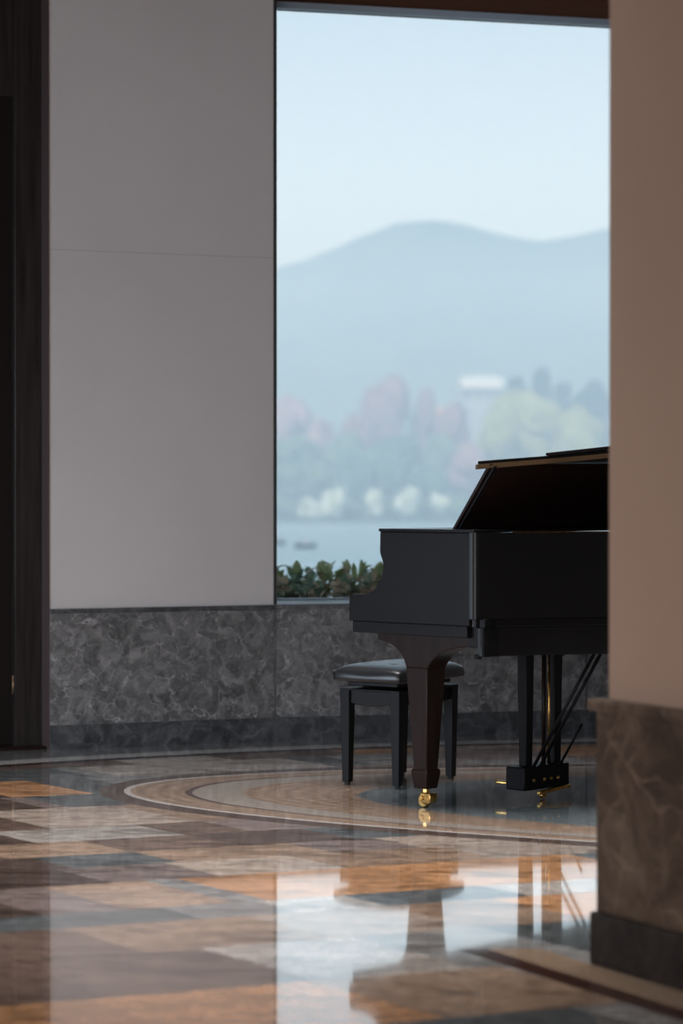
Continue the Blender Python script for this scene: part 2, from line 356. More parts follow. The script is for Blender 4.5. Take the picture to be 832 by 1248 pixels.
seg('trim_11', A0 - dA * 0.006, A0, 0, CH, -0.004, 0.30, M_dimreturn)  # added strip over the wall's end face, its dimness put into the colour
seg('baseboard_back', A0, A1, 0, 0.107, -0.018, 0.0, M_marble_b)
seg('trim_2', A0, A1, WT - 0.022, WT, -0.022, 0.0, M_marble_b, 0.004)
seg('wall_window', A1, B1, 0, WT - 0.006, 0, 0.6, M_marble)
Bp = A1 + dB * 0.012
for k in range(2):
    s0 = Bp + dB * (1.5 * k); s1 = Bp + dB * (1.5 * k + 1.494)
    seg('trim_%d' % (3 + k), s0, s1, 0.107, WT - 0.022, -0.012, 0.0, M_marble)
seg('baseboard_window', A1, B1, 0, 0.107, -0.018, 0.0, M_marble_b)
SZ, GT = 3.435, 3.405
seg('wall_lintel', A1, B1, SZ + 0.004, CH, 0, 0.6, M_wall)
seg('trim_12', A1, B1, SZ + 0.004, SZ + 0.05, -0.008, 0.0, M_soffit)
seg('trim_5', A1, B1, SZ, SZ + 0.004, 0.0, 0.6, M_soffit)
seg('trim_6', A1 + dB * 0.0, A1 + dB * 0.016, WT, SZ, 0.0, 0.38, M_framed)
seg('wall_jamb', B1 - dB * 0.45, B1, WT, SZ, 0, 0.6, M_wall)
# window: sill, frame, pane
W0 = A1 + dB * 0.02; W1 = B1 - dB * 0.45
win = bpy.data.objects.new('window_1', None); COL.objects.link(win); win['kind'] = 'structure'
seg('window_sill', A1, W1, WT - 0.006, WT + 0.002, -0.012, 0.6, M_sill, parent=win)
seg('window_frame', W0 - dB * 0.12, W1, GT, SZ, 0.38, 0.43, M_frame, parent=win)
seg('window_frame', W0 - dB * 0.12, W1, WT + 0.002, WT + 0.010, 0.36, 0.43, M_frame, parent=win)
seg('window_frame', W0 - dB * 0.12, W0 - dB * 0.07, WT + 0.012, GT, 0.38, 0.43, M_framed, parent=win)
M_glass = bpy.data.materials.new('window glass'); M_glass.use_nodes = True; t = M_glass.node_tree; t.nodes.clear()
tr = t.nodes.new('ShaderNodeBsdfTransparent'); gl = t.nodes.new('ShaderNodeBsdfGlossy'); mx = t.nodes.new('ShaderNodeMixShader'); ot = t.nodes.new('ShaderNodeOutputMaterial')
tr.inputs[0].default_value = (0.95, 0.975, 0.98, 1); gl.inputs['Roughness'].default_value = 0.02; mx.inputs[0].default_value = 0.05
t.links.new(tr.outputs[0], mx.inputs[1]); t.links.new(gl.outputs[0], mx.inputs[2]); t.links.new(mx.outputs[0], ot.inputs[0])
seg('window_pane', W0 - dB * 0.07, W1, WT + 0.012, GT, 0.400, 0.406, M_glass, parent=win)
# door recess on the left
nA = Vector((-dA.y, dA.x))
def dp(xpx, depth):                       # point on the line parallel to the wall, `depth` behind it, under column xpx
    o = A0 + nA * depth; k = (xpx - 416) / F       # o + dA*s has x = k*y
    s_ = (k * o.y - o.x) / (dA.x - k * dA.y); return o + dA * s_
j0, j1 = dp(18, 0.10), A0 + nA * 0.10
seg('door_1_frame', j0, j1 + dA * 0.05, 0, CH, 0, 0.3, M_darkwood, 0.004)
door = bpy.data.objects.new('door_1', None); COL.objects.link(door); door['kind'] = 'structure'
k0, k1 = dp(-260, 0.15), dp(18, 0.15)
seg('door_leaf', k0, k1, 0.012, 2.87, 0, 0.05, M_door, 0.003, parent=door)
hg = dp(16, 0.13)
MB().tube((hg.x, hg.y, 0.235), (hg.x, hg.y, 0.32), 0.006).build('hinge', M_trimgold, door, smooth=True)
seg('trim_7', k0, k1, 2.868, CH, -0.02, 0.25, M_darkwood)
seg('trim_8', dp(-260, 0.02), A0 + nA * 0.02 - dA * 0.01, 0, 0.012, 0, 0.16, M_mahog)
seg('wall_far_left', Vector((-5.9, k0.y + (k0.x + 5.9) * -0.4)), k0 + dA * 0.0, 0, CH, 0.0, 0.4, M_wall)
# room envelope behind and around the camera
def wall(name, x0, x1, y0, y1, z0=0, z1=CH, m=None): return MB().box(x0, x1, y0, y1, z0, z1).build(name, m or M_wall, kind='structure')
wall('wall_left', -6.2, -5.9, -3.5, 9.6); wall('wall_right', 5.6, 5.9, -3.5, 12.6, m=M_pier)
wall('wall_rear', -6.2, 5.9, -3.8, -3.5); wall('ceiling', -6.2, 5.9, -3.8, 12.9, CH, CH + 0.2, M_ceil)
seg('wall_far_right', B1, (5.9, 12.6), 0, CH, 0, 0.4, M_wall)

# pier in the right foreground
C0 = Vector((0.590, 5.76)); pa = Vector((0.481, -0.877)); pb = Vector((0.877, 0.481))
def pf(u, v, h): return (C0.x + pa.x * u + pb.x * v, C0.y + pa.y * u + pb.y * v, h)
MB().box(0.032, 3.2, 0.032, 1.1, 0, CH, pf).build('wall_pier', M_pier, bevel=0.006, kind='structure')
MB().box(0.012, 3.2, 0.012, 1.1, 0.125, 0.607, pf).build('trim_9', M_marble_p, bevel=0.004, kind='structure')
MB().box(0.0, 3.2, 0.0, 1.1, 0.0, 0.125, pf).build('baseboard_pier', M_marble_pb, bevel=0.006, kind='structure')
MB().box(-0.006, 3.2, -0.006, 1.1, 0.605, 0.632, pf).build('trim_10', M_marble_p, bevel=0.008, seg=3, kind='structure')

# ------------------------------------------------------------------ grand piano; local axes: +x keyboard front -> tail, +y treble -> bass
O = Vector((0.027, 8.79, 0)); ang = math.atan2(-0.69, 0.724)
piano = thing('grand_piano', 'black grand piano on tapered legs standing in front of the window, lid partly raised', 'piano', O, ang)
W = 1.5
def bez(p0, p1, p2, p3, n):
    return [tuple(p0[k] * (1 - t) ** 3 + 3 * p1[k] * t * (1 - t) ** 2 + 3 * p2[k] * t * t * (1 - t) + p3[k] * t ** 3 for k in (0, 1)) for t in [i / n for i in range(1, n + 1)]]
out = [(0.574, 0.0)] + bez((0.575, 0), (0.597, 0.0), (0.603, 0.010), (0.614, 0.040), 10) + bez((0.614, 0.040), (0.674, 0.195), (0.74, 0.33), (0.84, 0.46), 12) \
    + bez((0.84, 0.46), (0.98, 0.62), (1.25, 0.66), (1.46, 0.78), 12) + bez((1.46, 0.78), (1.74, 0.92), (1.78, 1.5), (1.42, W), 14)
def offs(pts, d):
    r = []
    for i, p in enumerate(pts):
        a = Vector(pts[max(0, i - 1)]); b = Vector(pts[min(len(pts) - 1, i + 1)]); t_ = (b - a).normalized()
        r.append((p[0] - t_.y * d, p[1] + t_.x * d))
    return r
path = out + [(0.575, W)]; inn = offs(path, 0.045); inn[0] = (0.574, 0.045); inn[-1] = (0.575, W - 0.045)
MB().poly(path + inn[::-1], 0.685, 0.985).build('rim', M_ebony, piano, 0.004)
def ring(pts, z0, z1, d, nm, m):
    q = offs(pts, d); MB().poly(q, z0, z1).build(nm, m, piano, 0.003)
ring(path, 0.655, 0.685, 0.012, 'rim_base', M_ebony)
ring([(0.60, 0.02)] + [p for p in path if 0.6 < p[0]] + [(0.60, W - 0.02)], 0.553, 0.655, 0.02, 'underframe', M_satin)
MB().box(0.545, 0.62, 0.03, W - 0.03, 0.585, 0.685).build('underframe_block', M_satin, piano, 0.003)
ring(path, 0.70, 0.71, 0.047, 'soundboard', M_spruce)
ring(path, 0.90, 0.915, 0.06, 'iron_plate', M_gold)
# cheeks: S-shaped arms at either end of the keyboard
cheek = [(0, 0.66), (0, 0.742), (0.006, 0.751), (0.016, 0.7555), (0.082, 0.758)] + bez((0.082, 0.758), (0.122, 0.763), (0.162, 0.805), (0.168, 0.856), 8) \
    + bez((0.168, 0.856), (0.170, 0.882), (0.155, 0.895), (0.152, 0.912), 5) + [(0.154, 0.985), (0.575, 0.985), (0.575, 0.66)]
for v0 in (0.0, W - 0.045):
    MB().poly(cheek, v0, v0 + 0.045, lambda a, b, h: (a, h, b)).build('cheek', M_satin, piano, 0.003)
MB().box(0.012, 0.56, 0.006, W - 0.006, 0.618, 0.66).build('keybed', M_satin, piano, 0.003)
MB().box(0.0, 0.022, 0.045, W - 0.045, 0.66, 0.715).build('keyslip', M_satin, piano, 0.003)
kb = MB()
for i in range(52): kb.box(0.024, 0.17, 0.14 + i * 0.0235, 0.14 + i * 0.0235 + 0.0226, 0.70, 0.728)
kb.build('keyboard', M_ivory, piano)
MB().box(0.022, 0.18, 0.045, 0.138, 0.66, 0.735).build('key_block', M_ebony, piano, 0.003)
MB().box(0.022, 0.18, W - 0.138, W - 0.045, 0.66, 0.735).build('key_block', M_ebony, piano, 0.003)
MB().poly([(0.172, 0.66), (0.19, 0.66), (0.205, 0.90), (0.187, 0.905)], 0.045, W - 0.045, lambda a, b, h: (a, h, b)).build('fallboard', M_ebony, piano, 0.003)
MB().box(0.152, 0.60, -0.006, W + 0.006, 0.985, 0.996).build('front_lid', M_ebony, piano, 0.002, label='closed front section of the lid lying flat over the key end')
# music desk leaning back under the raised lid
def lidz(u, v): return 1.212 + 0.15 * (u - 0.62) + 0.012 * v
dk = MB(); v0, v1 = 0.05, 1.42
pb_, pt_ = 0.452, 0.618
dk.loft([[(pb_, v, 0.996), (pb_ + 0.014, v, 0.996), (pt_ + 0.014, v, lidz(pt_, v) + 0.0115), (pt_, v, lidz(pt_, v) + 0.0115)] for v in (v0, v1)])
desk = dk.build('music_desk', M_mahog, piano, 0.002)
MB().loft([[(pb_ + 0.004, v, 0.996), (pb_ + 0.022, v, 0.996), (pt_ + 0.022, v, lidz(pt_, v) + 0.004), (pt_ + 0.004, v, lidz(pt_, v) + 0.004)] for v in (v0 + 0.012, v0 + 0.024)]).build('desk_stile', M_ebony, desk)
MB().tube((pb_ + 0.145, 0.085, 1.185), (pb_ + 0.162, 0.085, 1.183), 0.005).build('desk_screw', M_steel, desk)
# lid: main panel following the rim, gilded edge, folded flap on top, prop
lo = [(0.60, 0.0)] + [p for p in offs(path, -0.012)[3:-1] if p[0] > 0.645] + [(0.606, W + 0.012)]
lo[0] = (0.606, 0.008)
def sheet(pts, a, b): 
    mb = MB(); L = [mb.bm.verts.new((u, v, lidz(u, v) + a)) for u, v in pts]; U = [mb.bm.verts.new((u, v, lidz(u, v) + b)) for u, v in pts]; k = len(pts)
    mb.bm.faces.new(L[::-1]); mb.bm.faces.new(U)
    for i in range(k): mb.bm.faces.new((L[i], L[(i + 1) % k], U[(i + 1) % k], U[i]))
    return mb
lid = sheet(lo, 0.013, 0.024).build('lid', M_ebony, piano, 0.002)
ev = offs(lo, 0.0); iv = offs(lo, 0.018); mb = MB(); kq = [[mb.bm.verts.new((p_[0], p_[1], lidz(*p_) + h_)) for h_ in (-0.003, 0.013)] for p_ in ev]; kr = [[mb.bm.verts.new((p_[0], p_[1], lidz(*p_) + h_)) for h_ in (-0.003, 0.013)] for p_ in iv]
for i in range(len(ev) - 1):
    a, b, c, d = kq[i], kq[i + 1], kr[i], kr[i + 1]
    for q_ in ((a[0], b[0], b[1], a[1]), (c[0], d[0], d[1], c[1]), (a[0], b[0], d[0], c[0]), (a[1], b[1], d[1], c[1])): mb.bm.faces.new(q_)
for a, c in ((kq[0], kr[0]), (kq[-1], kr[-1])): mb.bm.faces.new((a[0], a[1], c[1], c[0]))
mb.build('lid_edge', M_trimgold, lid, label='gilded lower edge of the raised lid')
sheet([(0.72, 0.24), (0.95, 0.50), (1.02, 0.62), (1.02, W - 0.02), (0.72, W - 0.02)], 0.024, 0.034).build('lid_flap', M_ebony, lid, 0.002)
MB().tube((0.80, 0.52, 1.225), (0.86, 0.50, 0.975), 0.007).build('lid_prop', M_brass, piano, smooth=True)
# thin brass strip standing in for the gleam along the bentside's inner rim
rb = [p for p in offs(path, 0.02) if 0.63 < p[0] < 1.2 and p[1] < 0.8]
MB().poly(rb + offs(rb, 0.012)[::-1], 0.984, 0.9885).build('rim_gleam', M_brass, piano)
# legs with shoulder bracket, foot block and caster
def make_leg(cu, cv, rot=0.0):
    f = lambda a, b, h: (cu + math.cos(rot) * a - math.sin(rot) * h, cv + math.sin(rot) * a + math.cos(rot) * h, b)
    hw = 0.051
    prof = [(-0.188, 0.620), (-0.188, 0.594), (-0.172, 0.591)] + bez((-0.172, 0.591), (-0.10, 0.582), (-0.06, 0.545), (-hw, 0.50), 10) + [(hw, 0.50)] \
        + bez((hw, 0.50), (0.075, 0.545), (0.13, 0.578), (0.235, 0.585), 10) + [(0.252, 0.587), (0.252, 0.620)]
    top = MB().poly(prof, -hw, hw, f).build('leg', M_mahog, piano, 0.004)
    l = MB()
    r = []
    for hh, z in ((hw, 0.502), (0.031, 0.135)): r.append([f(a * hh, z, b * hh) for a, b in ((-1, -1), (1, -1), (1, 1), (-1, 1))])
    l.loft(r); l.build('leg_post', M_mahog, top, 0.004)
    r = []
    for hh, z in ((0.032, 0.140), (0.038, 0.132), (0.037, 0.118), (0.029, 0.068)): r.append([f(a * hh, z, b * hh) for a, b in ((-1, -1), (1, -1), (1, 1), (-1, 1))])
    MB().loft(r).build('leg_foot', M_mahog, top, 0.002)
    c = MB().tube((cu, cv, 0.07), (cu, cv, 0.048), 0.014)
    c.loft([[(cu + 0.012 + s1 * a, cv + s2 * b, z) for s1, s2 in ((-1, -1), (1, -1), (1, 1), (-1, 1))] for a, b, z in ((0.022, 0.020, 0.054), (0.026, 0.020, 0.042), (0.024, 0.019, 0.022), (0.012, 0.017, 0.012))])
    ca = c.build('caster', M_brass, top, 0.004, label='brass caster under the leg')
    MB().tube((cu - 0.004, cv - 0.013, 0.022), (cu - 0.004, cv + 0.013, 0.022), 0.022, 24).build('caster_wheel', M_brass, ca, 0.003)
    MB().tube((cu - 0.002, cv - 0.027, 0.034), (cu - 0.002, cv + 0.027, 0.034), 0.009, 14).build('caster_axle', M_gold, ca, 0.002)
make_leg(0.302, 0.081); make_leg(0.302, W - 0.15); make_leg(1.35, 1.15, math.pi / 2)
# pedal lyre
ly = MB().box(0.366, 0.456, 0.448, 0.712, 0.036, 0.122).build('pedal_box', M_black, piano, 0.006)
for v, h0, h1 in ((0.507, 0.018, 0.023), (0.672, 0.019, 0.024)):
    MB().taper((0.413, v), h0, h1, 0.12, 0.56).build('lyre_post', M_black, piano, 0.003)
MB().tube((0.425, 0.628, 0.12), (0.425, 0.628, 0.56), 0.0055).build('pedal_rod', M_brass, piano, smooth=True, label='bright brass rod of the pedal lyre')
MB().tube((0.418, 0.606, 0.12), (0.418, 0.606, 0.56), 0.008).build('pedal_rod', M_mahog, piano, smooth=True)
MB().tube((0.45, 0.505, 0.118), (0.722, 0.525, 0.558), 0.0062).build('lyre_brace', M_black, piano, smooth=True)
MB().tube((0.45, 0.545, 0.118), (0.722, 0.565, 0.558), 0.0062).build('lyre_brace', M_black, piano, smooth=True)
MB().tube((0.45, 0.665, 0.118), (0.545, 0.672, 0.272), 0.005).build('lyre_brace', M_black, piano, smooth=True)
MB().box(0.40, 0.43, 0.695, 0.72, 0.515, 0.535).build('lyre_bracket', M_steel, piano, 0.003)
MB().tube((0.585, 0.035, 0.562), (0.585, 0.035, 0.545), 0.012).build('leg_bolt', M_black, piano)
for v in (0.487, 0.58, 0.672):
    pr = [(0.29, 0.010), (0.30, 0.016), (0.33, 0.014), (0.366, 0.009), (0.40, 0.009)]
    o2 = [(u, v - q) for u, q in pr] + [(u, v + q) for u, q in pr[::-1]]
    MB().poly(o2, 0.050, 0.062).build('pedal', M_brass, piano, 0.004)
MB().loft([[(0.462 + a * 0.008, v, z + b * 0.007) for a, b in ((-1, -1), (1, -1), (1, 1), (-1, 1))] for v, z in ((0.52, 0.024), (0.60, 0.030), (0.705, 0.036))]).build('pedal_lever', M_brass, piano, 0.003)
MB().tube((0.455, 0.545, 0.016), (0.470, 0.545, 0.016), 0.014, 16).build('pedal_lever', M_brass, piano, 0.002)
for v in (0.50, 0.56, 0.60, 0.64):
    MB().ball((0.459, v, 0.072), 0.008, (0.5, 1, 1)).build('pedal_screw', M_brass, piano, smooth=True)

# ------------------------------------------------------------------ bench; local +x long side, +y short side
bc = Vector((0.226, 9.392, 0)); bang = math.atan2(0.823, 0.567)
bench = thing('piano_bench', 'black leather adjustable piano bench with four tapered legs behind the piano leg', 'bench', bc, bang)
LX, LY = 0.190, 0.115
for a in (-1, 1):
    for b in (-1, 1):
        l = MB().taper((a * LX, b * LY), 0.015, 0.022, 0.012, 0.372).build('leg', M_black, bench, 0.002)
        MB().tube((a * LX, b * LY, 0.0), (a * LX, b * LY, 0.013), 0.012).build('leg_tip', M_rubber, l)
def apron(L): return [(-L, 0.372), (-L, 0.318), (-L * 0.5, 0.310), (0, 0.308), (L * 0.5, 0.310), (L, 0.318), (L, 0.372)]
for b in (-1, 1):
    MB().poly(apron(LX - 0.02), b * LY - 0.011, b * LY + 0.011, lambda a, z, h: (a, h, z)).build('apron', M_black, bench, 0.002)
for a in (-1, 1):
    MB().poly(apron(LY - 0.02), a * LX - 0.011, a * LX + 0.011, lambda q, z, h: (h, q, z)).build('apron', M_black, bench, 0.002)
MB().box(-LX - 0.022, LX + 0.022, -LY - 0.022, LY + 0.022, 0.366, 0.374).build('frame_top', M_black, bench, 0.002)
for b in (-1, 1):
    mc = MB()
    for sx_ in (-1, 1):
        mc.loft([[(sx_ * -0.13 + q * 0.008, b * 0.085 + r_ * 0.004, 0.376) for q, r_ in ((-1, -1), (1, -1), (1, 1), (-1, 1))],
                 [(sx_ * 0.11 + q * 0.008, b * 0.085 + r_ * 0.004, 0.400) for q, r_ in ((-1, -1), (1, -1), (1, 1), (-1, 1))]])
    mc.build('lift_mechanism', M_steel, bench)
kn = MB().tube((0.0, -0.118, 0.388), (0.0, -0.150, 0.388), 0.013, 16).build('height_knob', M_steel, bench, 0.002)
MB().box(-0.19, 0.19, -0.115, 0.115, 0.383, 0.412).build('seat_base', M_black, bench, 0.004)
# cushion: rounded, domed, with buttons pressed in
bm = bmesh.new(); nx, ny = 36, 24; SX, SY = 0.240, 0.157
grid = {}
def dome(x, y):
    ex = max(0, (abs(x) / SX)); ey = max(0, (abs(y) / SY)); d = (1 - ex ** 8) * (1 - ey ** 6)
    h = 0.428 + 0.038 * max(0, d) ** 0.45 + 0.006 * (1 - ex ** 2) * (1 - ey ** 2)
    for bx in (-0.14, -0.047, 0.047, 0.14):
        for by in (-0.065, 0.065):
            r_ = math.hypot(x - bx, y - by); h -= 0.007 * math.exp(-(r_ / 0.018) ** 2)
    return h
def rc(i, j):
    x = -1 + 2 * i / nx; y = -1 + 2 * j / ny
    return x * SX * (1 - 0.03 * y ** 4), y * SY * (1 - 0.04 * x ** 4)
for i in range(nx + 1):
    for j in range(ny + 1):
        x, y = rc(i, j); grid[i, j] = bm.verts.new((x, y, dome(x, y)))
for i in range(nx):
    for j in range(ny): bm.faces.new((grid[i, j], grid[i + 1, j], grid[i + 1, j + 1], grid[i, j + 1]))
rim_ = [(i, 0) for i in range(nx)] + [(nx, j) for j in range(ny)] + [(i, ny) for i in range(nx, 0, -1)] + [(0, j) for j in range(ny, 0, -1)]
prev = [grid[k] for k in rim_]
for sc_, z in ((1.004, 0.420), (1.0, 0.408), (0.97, 0.402)):
    cur_ = [bm.verts.new((grid[k].co.x * sc_, grid[k].co.y * sc_, z)) for k in rim_]
    for a in range(len(prev)): bm.faces.new((prev[a], cur_[a], cur_[(a + 1) % len(prev)], prev[(a + 1) % len(prev)]))
    prev = cur_
bm.faces.new(prev)
mb = MB(); mb.bm.free(); mb.bm = bm; cush = mb.build('seat_cushion', M_leather, bench, smooth=True)
for bx in (-0.14, -0.047, 0.047, 0.14):
    for by in (-0.065, 0.065):
        MB().ball((bx, by, dome(bx, by) + 0.0005), 0.007, (1, 1, 0.5)).build('button', M_leather, cush, smooth=True)

# ------------------------------------------------------------------ planting just outside the window
MB().box(-1.6, 4.5, 11.75, 13.2, 0.30, 0.50).build('ground_planter', M_soil, kind='structure')
MB().box(-8, 10, 13.2, 16, -4.3, 0.30).build('ground_terrace', M_bank, kind='structure')
def leaf(bm, base, d, up, L, wd, fold=0.35):
    d = d.normalized(); side = d.cross(up).normalized(); nrm = side.cross(d); pts = []
    for k in range(6):
        t_ = k / 5; wv = wd * (math.sin(math.pi * (t_ * 0.96 + 0.04) ** 0.7) + 0.03) * (1 if k < 5 else 0.1)
        c = base + d * L * t_ - Vector((0, 0, 1)) * L * 0.18 * t_ * t_
        pts.append([bm.verts.new(c - side * wv + nrm * wv * fold), bm.verts.new(c), bm.verts.new(c + side * wv + nrm * wv * fold)])
    for a, b in zip(pts, pts[1:]):
        for k in (0, 1): bm.faces.new((a[k], a[k + 1], b[k + 1], b[k]))
def shrub(xp, top, D, rad, label, seed, mats, tall=None):
    rg = random.Random(seed); b = px(xp, top, D); hgt = b.z - 0.50 + 0.012
    t_ = thing('leafy_shrub', label, 'shrub', (b.x, D, 0.50), 0, 'shrubs in the planter outside the window')
    stems = MB(); tips = []
    for k in range(9):
        a = rg.uniform(0, 6.28); q = rad * rg.uniform(0.1, 0.9); z = hgt * rg.uniform(0.5, 0.97)
        if k == 0: a = q = 0; z = hgt * 0.8
        tip = Vector((math.cos(a) * q, math.sin(a) * q * 0.8, z)); stems.tube((tip.x * 0.2, tip.y * 0.2, 0), tip, 0.004, 6, 0.002); tips.append(tip)
    if tall:
        p_ = px(*tall) - Vector((b.x, D, 0.5)); p_.y = 0
        stems.tube((p_.x + 0.05, 0, p_.z * 0.6), (p_.x, 0, p_.z), 0.0022, 6); tips_b = Vector(p_)
    stems.build('stem', M_bark, t_)
    for mi, m_ in enumerate(mats):
        bm_ = bmesh.new()
        for tip in tips:
            for k in range(8 if mi == 0 else 4):
                zf = rg.uniform(0.15, 1.0); c = tip * zf; az = rg.uniform(0, 6.28); el = rg.uniform(0.25, 1.4) * (0.5 + 0.55 * zf)
                d = Vector((math.cos(az) * math.cos(el), math.sin(az) * math.cos(el), math.sin(el)))
                leaf(bm_, c, d, Vector((0, 0, 1)) if abs(d.z) < 0.9 else Vector((0, 1, 0)), rg.uniform(0.045, 0.10), rg.uniform(0.012, 0.023))
        if tall and mi == 0:
            for k in range(4): leaf(bm_, tips_b, Vector((math.cos(k * 1.6), math.sin(k * 1.6), 0.5)), Vector((0, 0, 1)), 0.018, 0.007)
        mb_ = MB(); mb_.bm.free(); mb_.bm = bm_
        me_o = mb_.build('leaves' if mi == 0 else 'coloured_leaves', m_, t_, smooth=True)
L_, V_, K_ = M_leaf, M_leaf2, M_leaf3
shrub(340, 689, 12.25, 0.07, 'small dark green shrub at the left corner outside the window', 1, (L_, V_))
shrub(365, 684, 12.45, 0.08, 'shrub with one broad upright leaf, second from the window frame', 2, (K_, L_))
shrub(392, 690, 12.2, 0.07, 'spiky shrub with yellow and rust leaves in the middle of the planter', 3, (L_, V_))
shrub(412, 688, 12.45, 0.08, 'low green shrub in the planter, second to the left of the piano', 4, (L_, V_))
shrub(432, 691, 12.22, 0.07, 'yellow green shrub with a thin bare shoot beside the piano', 5, (L_, V_), tall=(440, 684, 12.22))
shrub(460, 687, 12.45, 0.08, 'dark shrub in the planter half hidden by the piano cheek', 6, (L_, V_))
shrub(378, 700, 11.95, 0.07, 'low blue green shrub nearest the glass, left in the planter', 7, (K_, V_))
shrub(420, 704, 11.95, 0.07, 'low mottled shrub nearest the glass, by the piano key end', 8, (V_, K_))
shrub(350, 705, 11.96, 0.06, 'low shrub nearest the glass, in the left window corner', 9, (K_, V_))
shrub(450, 704, 11.98, 0.07, 'low mottled shrub nearest the glass, behind the piano cheek', 10, (V_, K_))

# ------------------------------------------------------------------ lake, far bank, trees, hill, haze
MB().box(-400, 400, 30, 436, -4.6, -4.0).build('lake_water', M_water, kind='structure')
bk = bmesh.new()
def gridmesh(name, m, xs, ys, fz):
    mb_ = MB(); V = [[mb_.bm.verts.new((x, y, fz(x, y))) for x in xs] for y in ys]
    for a, b in zip(V, V[1:]):
        for i in range(len(xs) - 1): mb_.bm.faces.new((a[i], a[i + 1], b[i + 1], b[i]))
    return mb_.build(name, m, smooth=True, kind='structure')
bk.free()
gridmesh('ground_bank', M_bank, [-400 + 10 * i for i in range(81)], [428 + 8 * i for i in range(40)],
         lambda x, y: -4.6 + min(7.0, (y - 428) * 0.10) + 0.5 * noise.noise(Vector((x * 0.05, y * 0.05, 0))))
ridge = [(-900, 345), (200, 345), (330, 328), (370, 318), (410, 302), (450, 285), (485, 272), (520, 269), (560, 272), (600, 284), (640, 292), (665, 294), (700, 288), (735, 280), (800, 268), (900, 265), (1100, 300), (2200, 380)]
def rz(xp):
    for (a, ya), (b, yb) in zip(ridge, ridge[1:]):
        if a <= xp <= b:
            t_ = (xp - a) / (b - a); t_ = t_ * t_ * (3 - 2 * t_) * 0.4 + t_ * 0.6; return ya + (yb - ya) * t_
    return 360
def hz(x, y):
    xp = 416 + x * F / 900; zt = H + (HY - rz(xp)) * 900 / F
    t_ = max(0, min(1, (y - 640) / 260)); k = t_ * (1.6 - 0.6 * t_)
    if y > 900: k = 1 - (y - 900) / 400
    return -3 + (zt + 3) * k + (1.6 * noise.noise(Vector((x * 0.03, y * 0.03, 3))) if t_ < 1 else 0.5 * noise.noise(Vector((x * 0.1, 0, 3))))
gridmesh('ground_hills', M_hill, [-420 + 5 * i for i in range(169)], [640 + 13 * i for i in range(24)], hz)

def crown(t_, m, rx, rzz, z0, seed, shape='round', nb=9):
    rg = random.Random(seed); mb_ = MB()
    for k in range(nb):
        if shape == 'cone':
            f_ = k / (nb - 1); c = Vector((rg.uniform(-.1, .1) * rx, 0, z0 + rzz * 2 * (0.05 + 0.88 * f_))); r_ = rx * (1.0 - 0.75 * f_); sc = (1, 1, 1.0 * rzz * 2 / nb / max(r_, 0.1) * 1.1)
        else:
            a = rg.uniform(0, 6.28); q = rg.uniform(0, 0.55); c = Vector((math.cos(a) * q * rx, math.sin(a) * q * rx, z0 + rzz * (1 + rg.uniform(-0.45, 0.42)))); r_ = rx * rg.uniform(0.42, 0.62); sc = (1, 1, min(1.6, rzz / rx))
        mb_.ball(c, r_, sc, 3)
    for v in mb_.bm.verts:
        d = noise.noise_vector(v.co * 0.9 + Vector((seed, 0, 0))) * 0.16 * rx; v.co += d
    mb_.build('crown', m, t_, smooth=True)
placed = []
def clear(xp, wpx, D):
    while any(math.hypot((xp - 416) * D / F - a, D - b) < (wpx * D / F / 2 + r_) * 0.98 for a, b, r_ in placed): D += 2.5
    placed.append(((xp - 416) * D / F, D, wpx * D / F / 2)); return D
def tree(xp, top, wpx, D, m, label, cat_name, seed, shape='round', bot=None):
    D = clear(xp, wpx, D); s_ = D / F; x = (xp - 416) * s_; zt = H + (HY - top) * s_; g = -4.3 + min(7.0, (D - 428) * 0.10)
    t_ = thing(cat_name, label, 'tree', (x, D, g), 0, 'trees on the far shore')
    hgt = zt - g; rx = wpx * s_ / 2
    z0 = hgt * (0.12 if shape != 'bush' else 0.0)
    if bot: z0 = (H + (HY - bot) * s_) - g
    crown(t_, m, rx, (hgt - z0) / 2, z0, seed, shape)
    MB().tube((0, 0, 0), (0, 0, hgt * 0.7), rx * 0.08 + 0.1, 8, rx * 0.03 + 0.05).build('trunk', M_bark, t_)
